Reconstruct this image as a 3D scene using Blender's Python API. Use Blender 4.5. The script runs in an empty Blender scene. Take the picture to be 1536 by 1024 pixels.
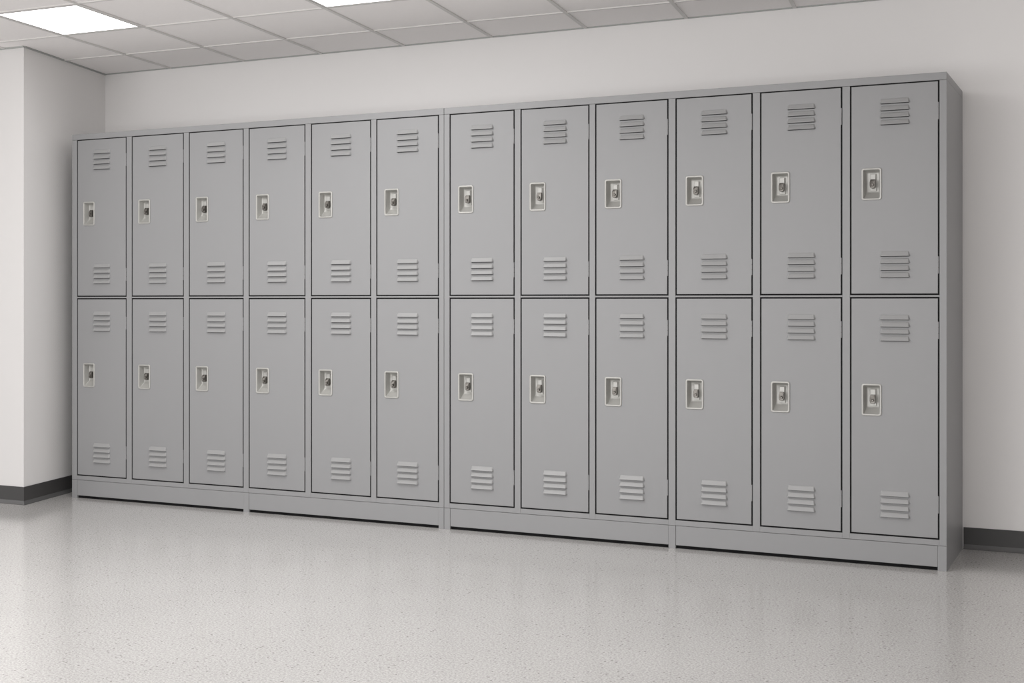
import bpy, bmesh, math
from mathutils import Vector

C = bpy.context.scene.collection
sc = bpy.context.scene
sc.view_settings.view_transform = 'Standard'
sc.view_settings.look = 'None'
sc.view_settings.exposure = -0.13
sc.view_settings.gamma = 1.0

# ------------------------------------------------------------------ camera
F_PX, YAW, HOR, CAM_Z = 1960.66, math.radians(25.424), 452.45, 1.0686
CAM_X, CAM_Y = 5.2356, -5.4163
cam = bpy.data.cameras.new('camera')
cam.sensor_fit = 'HORIZONTAL'
cam.sensor_width = 36.0
cam.lens = F_PX / 1536 * 36.0
cam.shift_y = (HOR - 512) / 1536
camo = bpy.data.objects.new('camera', cam)
camo.location = (CAM_X, CAM_Y, CAM_Z)
camo.rotation_euler = (math.pi / 2, 0, YAW)
C.objects.link(camo)
sc.camera = camo

# --------------------------------------------------------------- materials
def lin(c):
    return tuple(((v / 255) / 12.92 if v / 255 <= .04045 else ((v / 255 + .055) / 1.055) ** 2.4) for v in c) + (1,)

def mat(name, rgb, rough=.5, metal=0.0, spec=.5, noise=None, bump=None, coat=0.0, coat_rough=.1):
    m = bpy.data.materials.new(name); m.use_nodes = True
    nt = m.node_tree; b = nt.nodes['Principled BSDF']
    b.inputs['Base Color'].default_value = lin(rgb)
    b.inputs['Roughness'].default_value = rough
    b.inputs['Metallic'].default_value = metal
    b.inputs['Specular IOR Level'].default_value = spec
    b.inputs['Coat Weight'].default_value = coat
    b.inputs['Coat Roughness'].default_value = coat_rough
    tc = nt.nodes.new('ShaderNodeTexCoord')
    if noise:
        scale, amt = noise
        n = nt.nodes.new('ShaderNodeTexNoise'); n.inputs['Scale'].default_value = scale
        n.inputs['Detail'].default_value = 4
        nt.links.new(tc.outputs['Object'], n.inputs['Vector'])
        r = nt.nodes.new('ShaderNodeMix'); r.data_type = 'RGBA'
        c = lin(rgb)
        r.inputs['A'].default_value = tuple(v * (1 - amt) for v in c[:3]) + (1,)
        r.inputs['B'].default_value = tuple(min(1, v * (1 + amt)) for v in c[:3]) + (1,)
        nt.links.new(n.outputs['Fac'], r.inputs['Factor'])
        nt.links.new(r.outputs['Result'], b.inputs['Base Color'])
    if bump:
        scale, st = bump
        n2 = nt.nodes.new('ShaderNodeTexNoise'); n2.inputs['Scale'].default_value = scale
        nt.links.new(tc.outputs['Object'], n2.inputs['Vector'])
        bp = nt.nodes.new('ShaderNodeBump'); bp.inputs['Strength'].default_value = st
        bp.inputs['Distance'].default_value = .001
        nt.links.new(n2.outputs['Fac'], bp.inputs['Height'])
        nt.links.new(bp.outputs['Normal'], b.inputs['Normal'])
    return m

M_PAINT = mat('grey_locker_enamel', (144, 144, 145), .42, spec=.4, noise=(2.5, .012), bump=(260, .05))
M_VENT = mat('grey_enamel_lit_louver', (151, 151, 151), .40, spec=.45)  # locker enamel lightened, painting in overhead light on the louver slopes
M_INNER_SHADE = mat('interior_shade_black', (22, 22, 23), .85, spec=.2)  # near-black colour stands for shade inside the lockers and gaps
M_SLOT_SHADE = mat('slot_shade_paint', (72, 72, 73), .8, spec=.2)  # dark grey painted in for shade under the louver hoods
M_CUP = mat('satin_nickel', (176, 175, 171), .38, metal=.25, noise=(30, .03))
M_LATCH = mat('worn_steel', (104, 101, 97), .32, metal=.85, noise=(160, .45))
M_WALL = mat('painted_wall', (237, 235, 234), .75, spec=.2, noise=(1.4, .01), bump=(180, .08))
M_WALL2 = mat('painted_wall_dimmed', (221, 219, 218), .75, spec=.2, noise=(1.4, .01), bump=(180, .08))  # same wall paint, darkened to tone down light on the pillar face
M_CEIL = mat('ceiling_tile', (250, 247, 246), .9, spec=.1, noise=(60, .02), bump=(400, .15))
M_TBAR = mat('ceiling_grid_paint', (218, 216, 214), .7)
M_ANGLE = mat('wall_angle_paint', (168, 170, 168), .6)
M_BASE = mat('dark_rubber_baseboard', (70, 69, 69), .5, spec=.4, noise=(3, .03))
M_TOE = mat('rubber_cove_toe', (92, 92, 92), .42, spec=.5)
M_LFRAME = mat('light_frame_paint', (200, 198, 196), .5)

def floor_mat():
    m = bpy.data.materials.new('speckled_polished_floor'); m.use_nodes = True
    nt = m.node_tree; L = nt.links; b = nt.nodes['Principled BSDF']
    tc = nt.nodes.new('ShaderNodeTexCoord')
    def noise(scale, detail, rough=.5):
        n = nt.nodes.new('ShaderNodeTexNoise'); n.inputs['Scale'].default_value = scale
        n.inputs['Detail'].default_value = detail; n.inputs['Roughness'].default_value = rough
        L.new(tc.outputs['Object'], n.inputs['Vector']); return n
    def ramp(src, stops):
        r = nt.nodes.new('ShaderNodeValToRGB'); e = r.color_ramp.elements
        e[0].position, e[0].color = stops[0][0], stops[0][1]
        e[1].position, e[1].color = stops[-1][0], stops[-1][1]
        for p, c in stops[1:-1]:
            q = e.new(p); q.color = c
        L.new(src, r.inputs['Fac']); return r
    fine = noise(150, 3, .75)
    r1 = ramp(fine.outputs['Fac'], [(.30, lin((156, 154, 152))), (.5, lin((193, 191, 189))), (.70, lin((221, 220, 218)))])
    v = nt.nodes.new('ShaderNodeTexVoronoi'); v.inputs['Scale'].default_value = 55
    L.new(tc.outputs['Object'], v.inputs['Vector'])
    # sparse dark chips: a small disc in some cells only
    d = nt.nodes.new('ShaderNodeMath'); d.operation = 'LESS_THAN'; d.inputs[1].default_value = .20
    L.new(v.outputs['Distance'], d.inputs[0])
    sp = nt.nodes.new('ShaderNodeSeparateColor'); L.new(v.outputs['Color'], sp.inputs[0])
    k = nt.nodes.new('ShaderNodeMath'); k.operation = 'GREATER_THAN'; k.inputs[1].default_value = .72
    L.new(sp.outputs[0], k.inputs[0])
    mu = nt.nodes.new('ShaderNodeMath'); mu.operation = 'MULTIPLY'
    L.new(d.outputs[0], mu.inputs[0]); L.new(k.outputs[0], mu.inputs[1])
    mu2 = nt.nodes.new('ShaderNodeMath'); mu2.operation = 'MULTIPLY'; mu2.inputs[1].default_value = .6
    L.new(mu.outputs[0], mu2.inputs[0])
    mx = nt.nodes.new('ShaderNodeMix'); mx.data_type = 'RGBA'
    L.new(mu2.outputs[0], mx.inputs['Factor']); L.new(r1.outputs['Color'], mx.inputs['A'])
    mx.inputs['B'].default_value = lin((105, 100, 97))
    big = noise(2.2, 3)
    r2 = ramp(big.outputs['Fac'], [(.3, (.96, .96, .96, 1)), (.7, (1, 1, 1, 1))])
    m2 = nt.nodes.new('ShaderNodeMix'); m2.data_type = 'RGBA'; m2.blend_type = 'MULTIPLY'
    m2.inputs['Factor'].default_value = 1
    L.new(mx.outputs['Result'], m2.inputs['A']); L.new(r2.outputs['Color'], m2.inputs['B'])
    L.new(m2.outputs['Result'], b.inputs['Base Color'])
    b.inputs['Roughness'].default_value = .14
    b.inputs['Specular IOR Level'].default_value = .5
    n3 = noise(22, 2)
    bp = nt.nodes.new('ShaderNodeBump'); bp.inputs['Strength'].default_value = .05
    bp.inputs['Distance'].default_value = .002
    L.new(n3.outputs['Fac'], bp.inputs['Height']); L.new(bp.outputs['Normal'], b.inputs['Normal'])
    return m
M_FLOOR = floor_mat()

def emit_mat():
    m = bpy.data.materials.new('lit_diffuser'); m.use_nodes = True
    b = m.node_tree.nodes['Principled BSDF']
    b.inputs['Base Color'].default_value = (.9, .9, .9, 1)
    b.inputs['Emission Color'].default_value = (1, .99, .98, 1)
    b.inputs['Emission Strength'].default_value = 4.0
    return m
M_EMIT = emit_mat()

# ------------------------------------------------------------------ helpers
def box(bm, x0, x1, y0, y1, z0, z1):
    vs = [bm.verts.new(p) for p in ((x0, y0, z0), (x1, y0, z0), (x1, y1, z0), (x0, y1, z0),
                                    (x0, y0, z1), (x1, y0, z1), (x1, y1, z1), (x0, y1, z1))]
    for f in ((3, 2, 1, 0), (4, 5, 6, 7), (0, 1, 5, 4), (1, 2, 6, 5), (2, 3, 7, 6), (3, 0, 4, 7)):
        bm.faces.new([vs[i] for i in f])

def prism(bm, pts, z0, z1):
    """vertical prism over a counter-clockwise plan polygon"""
    lo = [bm.verts.new((p[0], p[1], z0)) for p in pts]
    hi = [bm.verts.new((p[0], p[1], z1)) for p in pts]
    n = len(pts)
    bm.faces.new(list(reversed(lo))); bm.faces.new(hi)
    for i in range(n):
        j = (i + 1) % n
        bm.faces.new((lo[i], lo[j], hi[j], hi[i]))

def mesh(name, bm, m):
    bmesh.ops.recalc_face_normals(bm, faces=bm.faces[:])
    me = bpy.data.meshes.new(name); bm.to_mesh(me); bm.free()
    me.materials.append(m)
    return me

def obj(name, bm, m, parent=None, bevel=0, smooth=False, loc=(0, 0, 0)):
    me = bm if isinstance(bm, bpy.types.Mesh) else mesh(name, bm, m)
    o = bpy.data.objects.new(name, me); C.objects.link(o)
    o.parent = parent; o.location = loc
    if bevel:
        b = o.modifiers.new('bevel', 'BEVEL'); b.width = bevel; b.segments = 2
        b.limit_method = 'ANGLE'; b.angle_limit = math.radians(40)
        b.harden_normals = False
    if smooth:
        for p in me.polygons: p.use_smooth = True
    return o

def struct(o):
    o['kind'] = 'structure'
    return o

def thing(name, label, cat, loc=(0, 0, 0), group=None):
    o = bpy.data.objects.new(name, None); C.objects.link(o)
    o.location = loc; o['label'] = label; o['category'] = cat
    if group: o['group'] = group
    return o

# --------------------------------------------------------------- room shell
ZC = 2.415            # ceiling height
YW = .54              # back wall face
PIL = (-.045, -.300)  # outside corner of the left wall
COR = (-.262, YW)     # inside corner
bm = bmesh.new(); box(bm, -4, 7.2, -8, YW + .15, -.1, 0); struct(obj('floor', bm, M_FLOOR))
bm = bmesh.new(); box(bm, -4, 7.2, -8, YW + .15, ZC, ZC + .1); struct(obj('ceiling', bm, M_CEIL))
bm = bmesh.new(); box(bm, COR[0], 7.2, YW, YW + .15, 0, ZC); struct(obj('wall_back', bm, M_WALL))
bm = bmesh.new(); prism(bm, [(-4, PIL[1]), PIL, COR, (COR[0], YW + .15), (-4, YW + .15)], 0, ZC)
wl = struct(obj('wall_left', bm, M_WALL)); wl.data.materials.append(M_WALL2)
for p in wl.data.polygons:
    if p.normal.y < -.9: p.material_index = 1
bm = bmesh.new(); box(bm, 7.0, 7.2, -8, YW, 0, ZC); struct(obj('wall_right', bm, M_WALL))

# baseboards: tall flat strip with a sloping cove toe
def cove(path, name):
    """path: plan points; room side lies to the right of the direction of travel"""
    prof = [(0, .093), (.004, .093), (.0045, .020), (.010, .008), (.014, .002), (.014, 0), (0, 0)]
    pts = [Vector(p) for p in path]
    offs = []
    for i, p in enumerate(pts):
        ns = []
        if i: d = (p - pts[i - 1]).normalized(); ns.append(Vector((d.y, -d.x)))
        if i < len(pts) - 1: d = (pts[i + 1] - p).normalized(); ns.append(Vector((d.y, -d.x)))
        n = sum(ns, Vector((0, 0))).normalized(); n /= max(.3, n.dot(ns[0])); offs.append(n)
    bm = bmesh.new(); rows = []
    for p, n in zip(pts, offs):
        rows.append([bm.verts.new((p.x + n.x * a, p.y + n.y * a, z)) for a, z in prof])
    for r0, r1 in zip(rows, rows[1:]):
        for k in range(len(prof)):
            k2 = (k + 1) % len(prof)
            f = bm.faces.new((r0[k], r1[k], r1[k2], r0[k2]))
            if k in (2, 3): f.material_index = 1
    bm.faces.new(rows[0]); bm.faces.new(list(reversed(rows[-1])))
    me = mesh(name, bm, M_BASE); me.materials.append(M_TOE)
    return struct(obj(name, me, None))
cove([(-4, PIL[1]), PIL, (COR[0] + .004, YW - .015)], 'baseboard_left')
cove([(4.5715, YW), (6.99, YW)], 'baseboard_back')

# ceiling grid (slightly out of square with the wall, as laid)
K = (ZC - CAM_Z) / (2.394 - CAM_Z)
def kp(x, y): return Vector((CAM_X + (x - CAM_X) * K, CAM_Y + (y - CAM_Y) * K))
G0 = kp(.3614, .0153); GU = Vector((.505, .0152)) * K; GV = Vector((.0657, -.5172)) * K
G0 = G0 + Vector((.004, -.004))
def gp(i, j): return G0 + GU * i + GV * j
def bar(bm, a, b, w, z0, z1):
    d = (b - a).normalized(); n = Vector((-d.y, d.x)) * w / 2
    prism(bm, [a - n, b - n, b + n, a + n], z0, z1)
bm = bmesh.new()
def j_at_wall(i):      # grid parameter where main bar i reaches the back wall
    p = gp(i, 0); return (YW - .004 - p.y) / GV.y
def left_limit(y):
    if y < PIL[1]: return -3.95
    t = (y - PIL[1]) / (YW - PIL[1]); return PIL[0] + (COR[0] - PIL[0]) * t
for i in range(-7, 13):
    j0 = j_at_wall(i)
    a = gp(i, j0)
    if a.x < left_limit(YW) + .01:
        # stops at the left wall instead
        j0 = -1.2
        while True:
            a = gp(i, j0)
            if a.x > left_limit(min(a.y, YW - .01)) + .02 and (a.y < PIL[1] - .01 or a.x > PIL[0] - .25) and a.y < YW - .01 and not (a.y > PIL[1] - .01 and a.x < left_limit(a.y) + .01): break
            j0 += .02
            if j0 > 12: break
    b = gp(i, 14)
    if a.x < 6.9 and -3.9 < a.x: bar(bm, a, b, .017, ZC - .006, ZC + .01)
for j in range(0, 14):
    a = gp(-8, j); b = gp(12, j)
    # clip at the left wall / right wall
    d = (b - a)
    y = a.y + d.y * .4
    xl = left_limit(a.y + d.y * ((0 - a.x) / d.x)) + .004
    a2 = a + d * ((xl - a.x) / d.x); b2 = a + d * ((6.98 - a.x) / d.x)
    bar(bm, a2, b2, .012, ZC - .0055, ZC + .01)
struct(obj('trim_1', bm, M_TBAR))
# wall angle where ceiling meets walls
bm = bmesh.new()
box(bm, COR[0] + .003, 6.99, YW - .010, YW + .002, ZC - .005, ZC + .004)
bar(bm, Vector(PIL) + Vector((.004, .0)), Vector(COR) + Vector((.004, -.006)), .014, ZC - .007, ZC + .004)
bar(bm, Vector((-3.99, PIL[1] - .004)), Vector(PIL) + Vector((.006, -.004)), .014, ZC - .007, ZC + .004)
struct(obj('trim_2', bm, M_ANGLE))

# lit ceiling panels
def ceiling_light(i, j, label):
    base = gp(i + .5, j + .5)
    t = thing('ceiling_light', label, 'ceiling light', (base.x, base.y, ZC), 'flat square ceiling light panels')
    def q(u, v): p = gp(i + u, j + v) - base; return Vector((p.x, p.y))
    def ring(e): return [q(e, 1 - e), q(1 - e, 1 - e), q(1 - e, e), q(e, e)]
    bm = bmesh.new()
    o, n = ring(.020), ring(.045)
    for k in range(4):
        k2 = (k + 1) % 4
        prism(bm, [o[k], o[k2], n[k2], n[k]], -.005, .003)
    obj('light_frame', bm, M_LFRAME, t)
    bm = bmesh.new(); prism(bm, n, -.0035, .002)
    obj('diffuser', bm, M_EMIT, t)
ceiling_light(0, 1, 'square glowing ceiling panel above the left wall corner, wholly shown')
ceiling_light(3, 1, 'square glowing ceiling panel above the middle lockers, cut by the top of the picture')

# ------------------------------------------------------------------ lockers
H, D = 1.98, .53
Z_CAP, Z_UB, Z_LT, Z_LB, Z_K, Z_KB = 1.949, 1.0985, 1.0850, .126, .0995, .0150
G = .0063             # gap round a door
CW, CH, CX = .080, .130, .0405   # handle cup size and offset from the door edge

def rrect(w, h, r, n=5):
    pts = []
    for cx, cz, a0 in ((w / 2 - r, h / 2 - r, 0), (-w / 2 + r, h / 2 - r, 90), (-w / 2 + r, -h / 2 + r, 180), (w / 2 - r, -h / 2 + r, 270)):
        for k in range(n + 1):
            a = math.radians(a0 + 90 * k / n); pts.append((cx + r * math.cos(a), cz + r * math.sin(a)))
    return pts

def cup_mesh():
    bm = bmesh.new(); rings = []
    spec = [  # w, h, radius, y, dx, dz
        (CW, CH, .010, .0005, 0, 0), (CW, CH, .010, -.0026, 0, 0), (CW - .003, CH - .003, .009, -.0044, 0, 0),
        (CW - .0125, CH - .0125, .0055, -.0044, 0, 0), (CW - .0150, CH - .0150, .0045, -.0026, 0, 0),
        (CW - .017, CH - .018, .004, .004, 0, 0),
        (CW - .024, CH - .040, .004, .0235, .001, .0085), (CW - .028, CH - .046, .006, .0285, .001, .0085),
        (CW - .036, CH - .056, .006, .030, .001, .0085)]
    for w, h, r, y, dx, dz in spec:
        rings.append([bm.verts.new((x + dx, y, z + dz)) for x, z in rrect(w, h, r)])
    for a, b in zip(rings, rings[1:]):
        n = len(a)
        for k in range(n): bm.faces.new((a[k], a[(k + 1) % n], b[(k + 1) % n], b[k]))
    bm.faces.new(rings[-1])
    me = mesh('recessed_handle', bm, M_CUP)
    for p in me.polygons: p.use_smooth = True
    return me

def latch_plate_mesh():
    bm = bmesh.new()
    box(bm, -.0125, .0125, .0250, .0299, -.026, .043)
    box(bm, -.0095, .0095, .0190, .0250, .006, .042)
    return mesh('latch_plate', bm, M_CUP)

def latch_mesh():
    """finger-lift hook: a tongue that widens to a rounded thick tip with a hole boss"""
    bm = bmesh.new()
    out = [(-.0095, .016), (.0095, .016), (.0112, .004), (.0112, -.010), (.0088, -.0175), (.0035, -.0210),
           (-.0035, -.0210), (-.0088, -.0175), (-.0112, -.010), (-.0112, .004)]
    f = [bm.verts.new((x, .006 + (.006 if z > .01 else 0), z)) for x, z in out]
    b = [bm.verts.new((x, .0249, z)) for x, z in out]
    bm.faces.new(f); bm.faces.new(list(reversed(b)))
    for k in range(len(out)):
        k2 = (k + 1) % len(out); bm.faces.new((f[k], f[k2], b[k2], b[k]))
    # raised boss
    n = 14
    r0 = [bm.verts.new((.0062 * math.cos(2 * math.pi * k / n), .0062, -.007 + .0062 * math.sin(2 * math.pi * k / n))) for k in range(n)]
    r1 = [bm.verts.new((.0052 * math.cos(2 * math.pi * k / n), .0020, -.007 + .0052 * math.sin(2 * math.pi * k / n))) for k in range(n)]
    r2 = [bm.verts.new((.0028 * math.cos(2 * math.pi * k / n), .0034, -.007 + .0028 * math.sin(2 * math.pi * k / n))) for k in range(n)]
    for a, c in ((r0, r1), (r1, r2)):
        for k in range(n): bm.faces.new((a[k], a[(k + 1) % n], c[(k + 1) % n], c[k]))
    bm.faces.new(r2)
    return mesh('latch', bm, M_LATCH)

LOUV_W, LOUV_H, LOUV_P = .118, .0198, .0283
def vent_mesh():
    """four pressed louvers; origin at the middle of the group, z up"""
    bm = bmesh.new()
    for k in range(4):
        zb = -LOUV_P * 1.5 + LOUV_P * k - LOUV_H / 2
        prof = [(1.00, .0002, .0065), (.90, -.0024, .0052), (.62, -.0054, .0040), (.34, -.0082, .0026), (.12, -.0108, .0012), (.03, -.0110, .0008), (.00, -.0098, .0008)]
        rows = []
        for t, y, ins in prof:
            hw = LOUV_W / 2 - ins; z = zb + LOUV_H * t
            e = .0035
            rows.append([bm.verts.new(p) for p in ((-hw - .0015, .0004, z), (-hw, y * .45, z), (-hw + e, y, z), (hw - e, y, z), (hw, y * .45, z), (hw + .0015, .0004, z))])
        for a, b in zip(rows, rows[1:]):
            for q in range(5): bm.faces.new((a[q], a[q + 1], b[q + 1], b[q]))
        # inner turned lip, coloured dark for the shade inside the mouth
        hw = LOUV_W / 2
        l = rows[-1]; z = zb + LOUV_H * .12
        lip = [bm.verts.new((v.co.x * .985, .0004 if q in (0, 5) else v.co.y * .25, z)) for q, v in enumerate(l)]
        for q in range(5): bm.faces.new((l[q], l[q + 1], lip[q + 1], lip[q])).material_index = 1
        # dark strip laid under the hood for its contact shadow
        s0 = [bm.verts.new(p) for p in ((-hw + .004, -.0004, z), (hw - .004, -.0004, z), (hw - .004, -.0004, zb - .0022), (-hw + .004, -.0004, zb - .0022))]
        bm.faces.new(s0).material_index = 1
    me = mesh('louver_vent', bm, M_VENT); me.materials.append(M_SLOT_SHADE)
    for p in me.polygons: p.use_smooth = False
    return me

def hinge_mesh():
    bm = bmesh.new(); n = 10; r = .0030
    for z0, z1 in ((-.034, -.012), (-.011, .011), (.012, .034)):
        a = [bm.verts.new((r * math.cos(2 * math.pi * k / n), .001 + r * math.sin(2 * math.pi * k / n), z0)) for k in range(n)]
        b = [bm.verts.new((v.co.x, v.co.y, z1)) for v in a]
        bm.faces.new(a); bm.faces.new(b)
        for k in range(n): bm.faces.new((a[k], a[(k + 1) % n], b[(k + 1) % n], b[k]))
    return mesh('hinge', bm, M_PAINT)

ME_CUP, ME_PLATE, ME_LATCH, ME_VENT, ME_HINGE = cup_mesh(), latch_plate_mesh(), latch_mesh(), vent_mesh(), hinge_mesh()

def door(parent, x0, x1, z0, z1, cupz, vents, hinges):
    """one door; x0..z1 are the centre lines of the gap around it"""
    x0 += G / 2; x1 -= G / 2; z0 += G / 2; z1 -= G / 2
    w, h = x1 - x0, z1 - z0
    bm = bmesh.new(); T = .016
    hx0, hx1 = CX + .004, CX + CW - .004
    hz0, hz1 = cupz - z0 - CH / 2 + .004, cupz - z0 + CH / 2 - .004
    xs, zs = [0, hx0, hx1, w], [0, hz0, hz1, h]
    fr = [[bm.verts.new((x, 0, z)) for x in xs] for z in zs]
    bk = [[bm.verts.new((x, T, z)) for x in xs] for z in zs]
    for r in range(3):
        for c in range(3):
            if r == 1 and c == 1: continue
            bm.faces.new((fr[r][c], fr[r][c + 1], fr[r + 1][c + 1], fr[r + 1][c]))
            bm.faces.new((bk[r][c + 1], bk[r][c], bk[r + 1][c], bk[r + 1][c + 1]))
    for k in range(3):
        bm.faces.new((fr[0][k], bk[0][k], bk[0][k + 1], fr[0][k + 1]))
        bm.faces.new((fr[3][k], fr[3][k + 1], bk[3][k + 1], bk[3][k]))
        bm.faces.new((fr[k][0], fr[k + 1][0], bk[k + 1][0], bk[k][0]))
        bm.faces.new((fr[k][3], bk[k][3], bk[k + 1][3], fr[k + 1][3]))
    ring = [(1, 1), (1, 2), (2, 2), (2, 1)]
    for k in range(4):
        a, b = ring[k], ring[(k + 1) % 4]
        bm.faces.new((fr[a[0]][a[1]], fr[b[0]][b[1]], bk[b[0]][b[1]], bk[a[0]][a[1]]))
    d = obj('door', bm, M_PAINT, parent, bevel=.0012, loc=(x0, .0005, z0))
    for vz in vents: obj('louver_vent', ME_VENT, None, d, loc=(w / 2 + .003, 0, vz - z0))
    cx = CX + CW / 2
    c = obj('recessed_handle', ME_CUP, None, d, loc=(cx, 0, cupz - z0))
    obj('latch_plate', ME_PLATE, None, d, bevel=.001, loc=(cx + .002, 0, cupz - z0))
    obj('latch', ME_LATCH, None, d, bevel=.0012, loc=(cx + .002, 0, cupz - z0 + .004))
    for hz in hinges: obj('hinge', ME_HINGE, None, d, loc=(w + .001, 0, hz - z0))

def bank(label, X0, X1, openings, feet):
    t = thing('locker_bank', label, 'lockers', (X0, 0, 0), None)
    W = X1 - X0; ops = [(a - X0, b - X0) for a, b in openings]; S = .0008
    # top cap with turned-down lip on front and sides
    bm = bmesh.new()
    box(bm, 0, W, 0, D, Z_CAP + S, H); obj('top_panel', bm, M_PAINT, t, bevel=.0012)
    # face frame: stiles and rails
    bm = bmesh.new(); FT = .014; g = G / 2
    edges = [0] + [v for p in ops for v in p] + [W]
    for k in range(0, len(edges), 2):
        a = edges[k] - (0 if k == 0 else g) if k == 0 else edges[k] + g
        b = edges[k + 1] - g if k + 1 < len(edges) - 1 else W
        box(bm, a, b, .0004, FT, Z_K + S, Z_CAP)
    stile = obj('face_frame', bm, M_PAINT, t, bevel=.0009)
    bm = bmesh.new()
    for a, b in ops:
        box(bm, a - g, b + g, .0006, FT, Z_K + S, Z_LB - g)
        box(bm, a - g, b + g, .0006, FT, Z_LT + g, Z_UB - g)
    # merge rails in the same frame mesh
    me2 = mesh('tmp', bm, M_PAINT); b3 = bmesh.new(); b3.from_mesh(stile.data); b3.from_mesh(me2)
    b3.to_mesh(stile.data); b3.free(); bpy.data.meshes.remove(me2)
    # sides, back, floor, black shade sheet
    bm = bmesh.new(); box(bm, 0, .0015, FT, D, 0, Z_CAP - .0002); obj('side_panel', bm, M_PAINT, t)
    bm = bmesh.new(); box(bm, W - .0015, W, FT, D, 0, Z_CAP - .0002); obj('side_panel', bm, M_PAINT, t)
    bm = bmesh.new(); box(bm, .002, W - .002, D - .002, D, .08, Z_CAP - .001); obj('back_panel', bm, M_PAINT, t)
    bm = bmesh.new()
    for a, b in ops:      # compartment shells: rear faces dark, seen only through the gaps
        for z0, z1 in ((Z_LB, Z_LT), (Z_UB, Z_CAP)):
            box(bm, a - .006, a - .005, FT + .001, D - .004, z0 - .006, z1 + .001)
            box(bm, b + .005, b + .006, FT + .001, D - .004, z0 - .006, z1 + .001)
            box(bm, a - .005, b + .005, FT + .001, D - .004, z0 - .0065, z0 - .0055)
    box(bm, .002, W - .002, .040, .042, Z_K, Z_CAP - .001)  # black sheet standing for the dark inside the lockers
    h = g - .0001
    for a, b in ops:      # black strips set in each door gap to darken it as shade
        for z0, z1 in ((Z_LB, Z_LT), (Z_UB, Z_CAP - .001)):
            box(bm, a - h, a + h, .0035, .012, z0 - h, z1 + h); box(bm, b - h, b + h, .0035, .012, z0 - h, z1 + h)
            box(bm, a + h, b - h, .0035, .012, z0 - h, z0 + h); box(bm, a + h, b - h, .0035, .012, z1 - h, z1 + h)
    obj('partition_gap_shade', bm, M_INNER_SHADE, t)
    # feet and kick plates
    fx = [(a - X0, b - X0) for a, b in feet]
    for a, b in fx:
        bm = bmesh.new(); box(bm, a, b, .0002, .0122, 0, Z_K - S / 2); obj('foot', bm, M_PAINT, t, bevel=.0008)
    for (a, b), (c, e) in zip(fx, fx[1:]):
        bm = bmesh.new(); box(bm, b + S, c - S, .0018, .012, Z_KB, Z_K - S)
        obj('kick_plate', bm, M_PAINT, t, bevel=.0008)
    bm = bmesh.new(); box(bm, .002, W - .002, .0125, .0145, 0.0, Z_K); obj('base_shade_sheet', bm, M_INNER_SHADE, t)  # black sheet behind the kick plates paints the shade beneath them
    for (a, b) in ops:
        door(t, a, b, Z_UB, Z_CAP - .001, 1.546, (1.836, 1.220), (1.828, 1.215))
        door(t, a, b, Z_LB, Z_LT, .671, (.964, .253), (.955, .262))
    return t

L_OPEN = [(.0383, .3799), (.4211, .7640), (.8030, 1.1465), (1.1840, 1.5225), (1.5614, 1.9030), (1.9379, 2.2765)]
R_OPEN = [(2.3388, 2.6712), (2.7066, 3.0405), (3.0735, 3.4100), (3.4472, 3.7824), (3.8195, 4.1560), (4.1928, 4.5374)]
bank('left bank of twelve grey metal lockers, beside the white wall corner', 0.0, 2.3055, L_OPEN,
     [(0, .036), (1.149, 1.182), (2.278, 2.3055)])
bank('right bank of twelve grey metal lockers with its dark side panel showing', 2.3075, 4.5677, R_OPEN,
     [(2.3075, 2.339), (3.413, 3.445), (4.5335, 4.5677)])

# ----------------------------------------------------------------- lighting
def area(name, loc, size, power, rot=(0, 0, 0), col=(1, .995, .99)):
    l = bpy.data.lights.new(name, 'AREA'); l.shape = 'RECTANGLE'; l.size, l.size_y = size
    l.energy = power; l.color = col
    o = bpy.data.objects.new(name, l); C.objects.link(o); o.location = loc; o.rotation_euler = rot
    return o
for (x, y, e) in ((1.8, -1.5, 29), (2.1, -2.8, 20), (3.4, -2.1, 18), (3.0, -4.9, 16)):  # unseen overhead fill added to brighten the return wall and doors
    area('ceiling_fill', (x, y, ZC - .03), (1.1, 1.1), e)
# unseen fill panel added behind the camera to brighten the fronts
area('front_fill', (2.1, -7.6, .80), (7.0, 1.4), 140, (math.pi / 2, 0, 0))
w = bpy.data.worlds.new('world'); sc.world = w; w.use_nodes = True
bg = w.node_tree.nodes['Background']; bg.inputs['Color'].default_value = (1, .992, .988, 1)
bg.inputs['Strength'].default_value = 1.25
